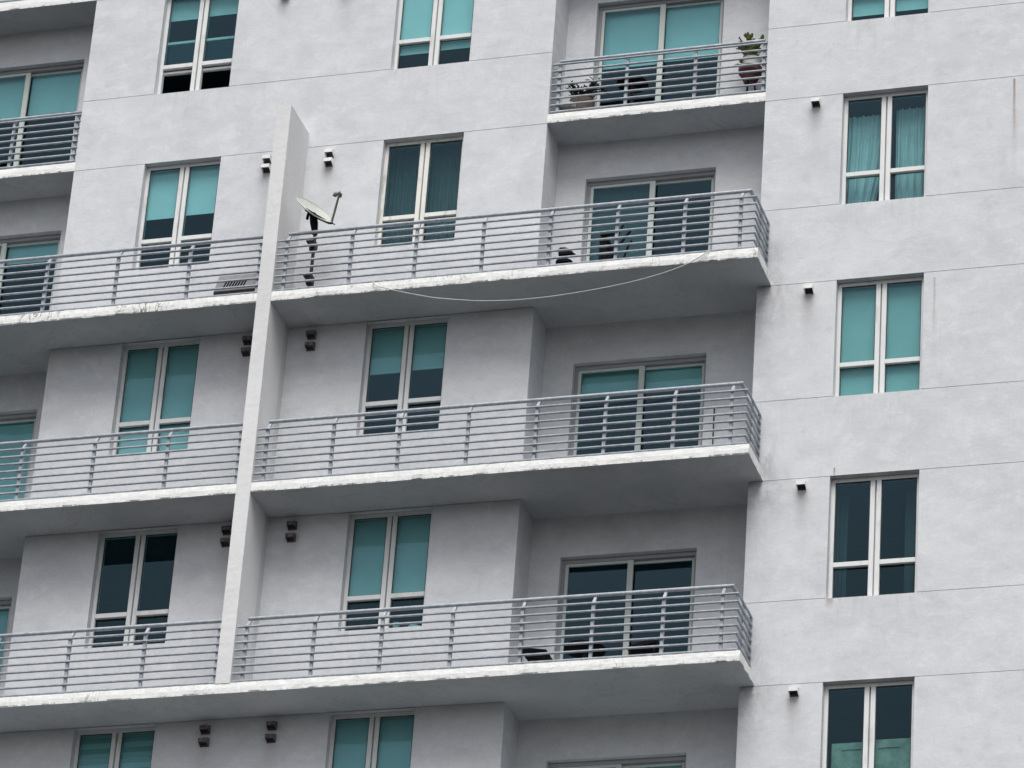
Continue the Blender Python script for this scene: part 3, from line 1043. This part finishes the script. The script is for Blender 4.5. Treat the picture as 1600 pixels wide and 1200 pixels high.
def slat_chair(name, label, x, y, n, w_, h, flip):
    """low chair seen from below: slatted seat, arms, four legs, raked back"""
    zf = floor(n)
    t = thing(name, label, 'chair', (x, y, zf))
    s_ = MB()
    for k in range(4):
        yy = y - .18 + k * .12
        s_.hexa([(x - w_, yy - .045, zf + h - .02), (x - w_, yy - .045, zf + h), (x - w_, yy + .045, zf + h - .02), (x - w_, yy + .045, zf + h),
                 (x + w_, yy - .045, zf + h - .06 * flip - .02), (x + w_, yy - .045, zf + h - .06 * flip), (x + w_, yy + .045, zf + h - .06 * flip - .02), (x + w_, yy + .045, zf + h - .06 * flip)])
    s_.build('seat', M['dark'], t)
    for sx in (-1, 1):
        for sy in (-.2, .2):
            MB().tube([(x + sx * (w_ - .02), y + sy, zf), (x + sx * (w_ - .03), y + sy, zf + h - .01 - (.06 if sx * flip > 0 else 0))], .014, 8).build('leg', M['dark'], t)
    return t
t = slat_chair('slatted_stool', 'low black slatted seat at the left corner of the recess on the lowest long balcony', 2.70, .03, 3, .18, .51, 1)
t['category'] = 'stool'
def sling():
    zf = floor(3)
    x, y = 4.13, .12
    t = thing('lounge_chair', 'black chair with a sloping seat right of the round table on the lowest long balcony', 'chair', (x, y, zf))
    MB().hexa([(x - .24, y - .2, zf + .44), (x - .24, y - .2, zf + .47), (x - .24, y + .2, zf + .44), (x - .24, y + .2, zf + .47),
               (x + .13, y - .2, zf + .50), (x + .13, y - .2, zf + .60), (x + .13, y + .2, zf + .50), (x + .13, y + .2, zf + .60)]).build('seat', M['dark'], t, bevel=.01)
    for sx in (-.2, .11):
        for sy in (-.18, .18):
            MB().tube([(x + sx, y + sy, zf), (x + sx, y + sy, zf + .47)], .014, 8).build('leg', M['dark'], t)
sling()
zf = floor(3)
o = MB().tube([(2.17, -.62, zf), (2.17, -.62, zf + .045), (2.185, -.62, zf + .06), (2.37, -.62, zf + .06), (2.385, -.62, zf + .045), (2.385, -.62, zf)], .009, 8).build('floor_bracket', M['rust_dark'], smooth=True)
o['label'] = 'low dark hoop bracket standing on the edge of the lowest long balcony'
o['category'] = 'bracket'

# ------------------------------------------------------------------ plants
def leaf(mb, p, d, L, W, T, rnd):
    d = d.normalized()
    sx = d.cross(Vector((0, 0, 1)))
    sx = sx.normalized() if sx.length > .01 else Vector((1, 0, 0))
    up = sx.cross(d).normalized()
    prof = [(0, .25), (.25, .75), (.6, 1.0), (.88, .65), (1.0, .08)]
    rings = []
    for (q, wv) in prof:
        c = p + d * (L * q) + up * (.12 * L * q * q)
        ring = []
        for j in range(6):
            an = 2 * math.pi * j / 6
            mb.v.append(tuple(c + sx * math.cos(an) * W * wv + up * math.sin(an) * T * wv))
            ring.append(len(mb.v) - 1)
        rings.append(ring)
    for a, b in zip(rings, rings[1:]):
        for j in range(6):
            mb.f.append((a[j], a[(j + 1) % 6], b[(j + 1) % 6], b[j]))
    mb.f.append(tuple(rings[-1]))

def succulent():
    rnd = random.Random(11)
    zf = floor(0)
    x, y = 5.05, .28
    t = thing('potted_succulent', 'tall green succulent in white pot and red brown bowl, right end of the top balcony', 'potted plant', (x, y, zf))
    MB().lathe((x, y, zf + .36), [(.085, 0), (.13, .10), (.155, .14), (.165, .145), (.165, .21), (.14, .21)], 28).build('bowl', M['pot_red'], t, smooth=True)
    MB().lathe((x + .01, y, zf + .50), [(.10, 0), (.115, .10), (.13, .20), (.135, .215), (.11, .21)], 28).build('pot', M['pot_white'], t, smooth=True)
    st = MB()
    for a in (.3, 2.4, 4.5):
        st.tube([(x + math.cos(a) * .09, y + math.sin(a) * .09, zf), (x + math.cos(a) * .06, y + math.sin(a) * .06, zf + .37)], .012, 8)
    st.build('pot_stand', M['dark'], t)
    stem, lf = MB(), MB()
    base = Vector((x + .01, y, zf + .68))
    for k in range(20):
        an = rnd.uniform(0, 6.28)
        ti = rnd.uniform(.05, .75)
        L = rnd.uniform(.16, .44)
        d = Vector((math.cos(an) * ti - .08, math.sin(an) * ti * .6, 1)).normalized()
        e = base + d * L
        stem.tube([base, base + d * L * .5 + Vector((0, 0, -.01)), e], [.014, .012, .008], 6)
        for j in range(15):
            q = rnd.uniform(.1, 1.0)
            a2 = rnd.uniform(0, 6.28)
            el = rnd.uniform(-.3, 1.0)
            leaf(lf, base + d * (L * q), Vector((math.cos(a2), math.sin(a2), el)), rnd.uniform(.07, .12), rnd.uniform(.020, .032), .009, rnd)
    for a2, L in ((2.9, .16), (3.3, .17), (.3, .10), (4.0, .14)):
        for q in range(5):
            leaf(lf, base + Vector((math.cos(a2) * L * q / 5, math.sin(a2) * .5 * L * q / 5, .10 - .03 * q)), Vector((math.cos(a2), math.sin(a2) * .5, rnd.uniform(-.6, .5))), .10, .026, .008, rnd)
    stem.build('stem', M['leaf_dark'], t)
    lf.build('foliage', M['leaf'], t, smooth=True, merge=False)
succulent()

def left_plants():
    rnd = random.Random(4)
    zf = floor(0)
    x, y = 2.70, .30
    t = thing('potted_shrub', 'sparse dark leafy plant in a tan planter at the left end of the top balcony', 'potted plant', (x, y, zf))
    MB().lathe((x, y, zf), [(.13, 0), (.16, .20), (.175, .30), (.175, .34), (.15, .34)], 24).build('pot', M['pot_tan'], t, smooth=True)
    stem, lf = MB(), MB()
    base = Vector((x, y, zf + .32))
    for k in range(17):
        an = rnd.uniform(0, 6.28)
        d = Vector((math.cos(an) * .7, math.sin(an) * .4, rnd.uniform(.5, 1.2))).normalized()
        L = rnd.uniform(.16, .38)
        stem.tube([base, base + d * L * .6, base + d * L + Vector((0, 0, .02))], [.010, .008, .005], 6)
        for j in range(12):
            a2 = rnd.uniform(0, 6.28)
            leaf(lf, base + d * (L * rnd.uniform(.4, 1)), Vector((math.cos(a2), math.sin(a2), rnd.uniform(-.2, .9))), rnd.uniform(.07, .13), .013, .004, rnd)
    stem.build('stem', M['rust_dark'], t)
    lf.build('foliage', M['leaf_dark'], t, smooth=True, merge=False)
    x2 = 2.46
    p = thing('bowl_planter', 'shallow pale bowl on a brown crate in the left corner of the top balcony', 'planter', (x2, .22, zf))
    MB().lathe((x2 + .08, .17, zf + .13), [(.06, 0), (.12, .035), (.135, .08), (.12, .08)], 24).build('bowl', M['pot_white'], p, smooth=True)
    MB().box(x2 - .07, x2 + .19, .09, .36, zf + .003, zf + .13).build('crate', M['pot_tan'], p, bevel=.006)
left_plants()
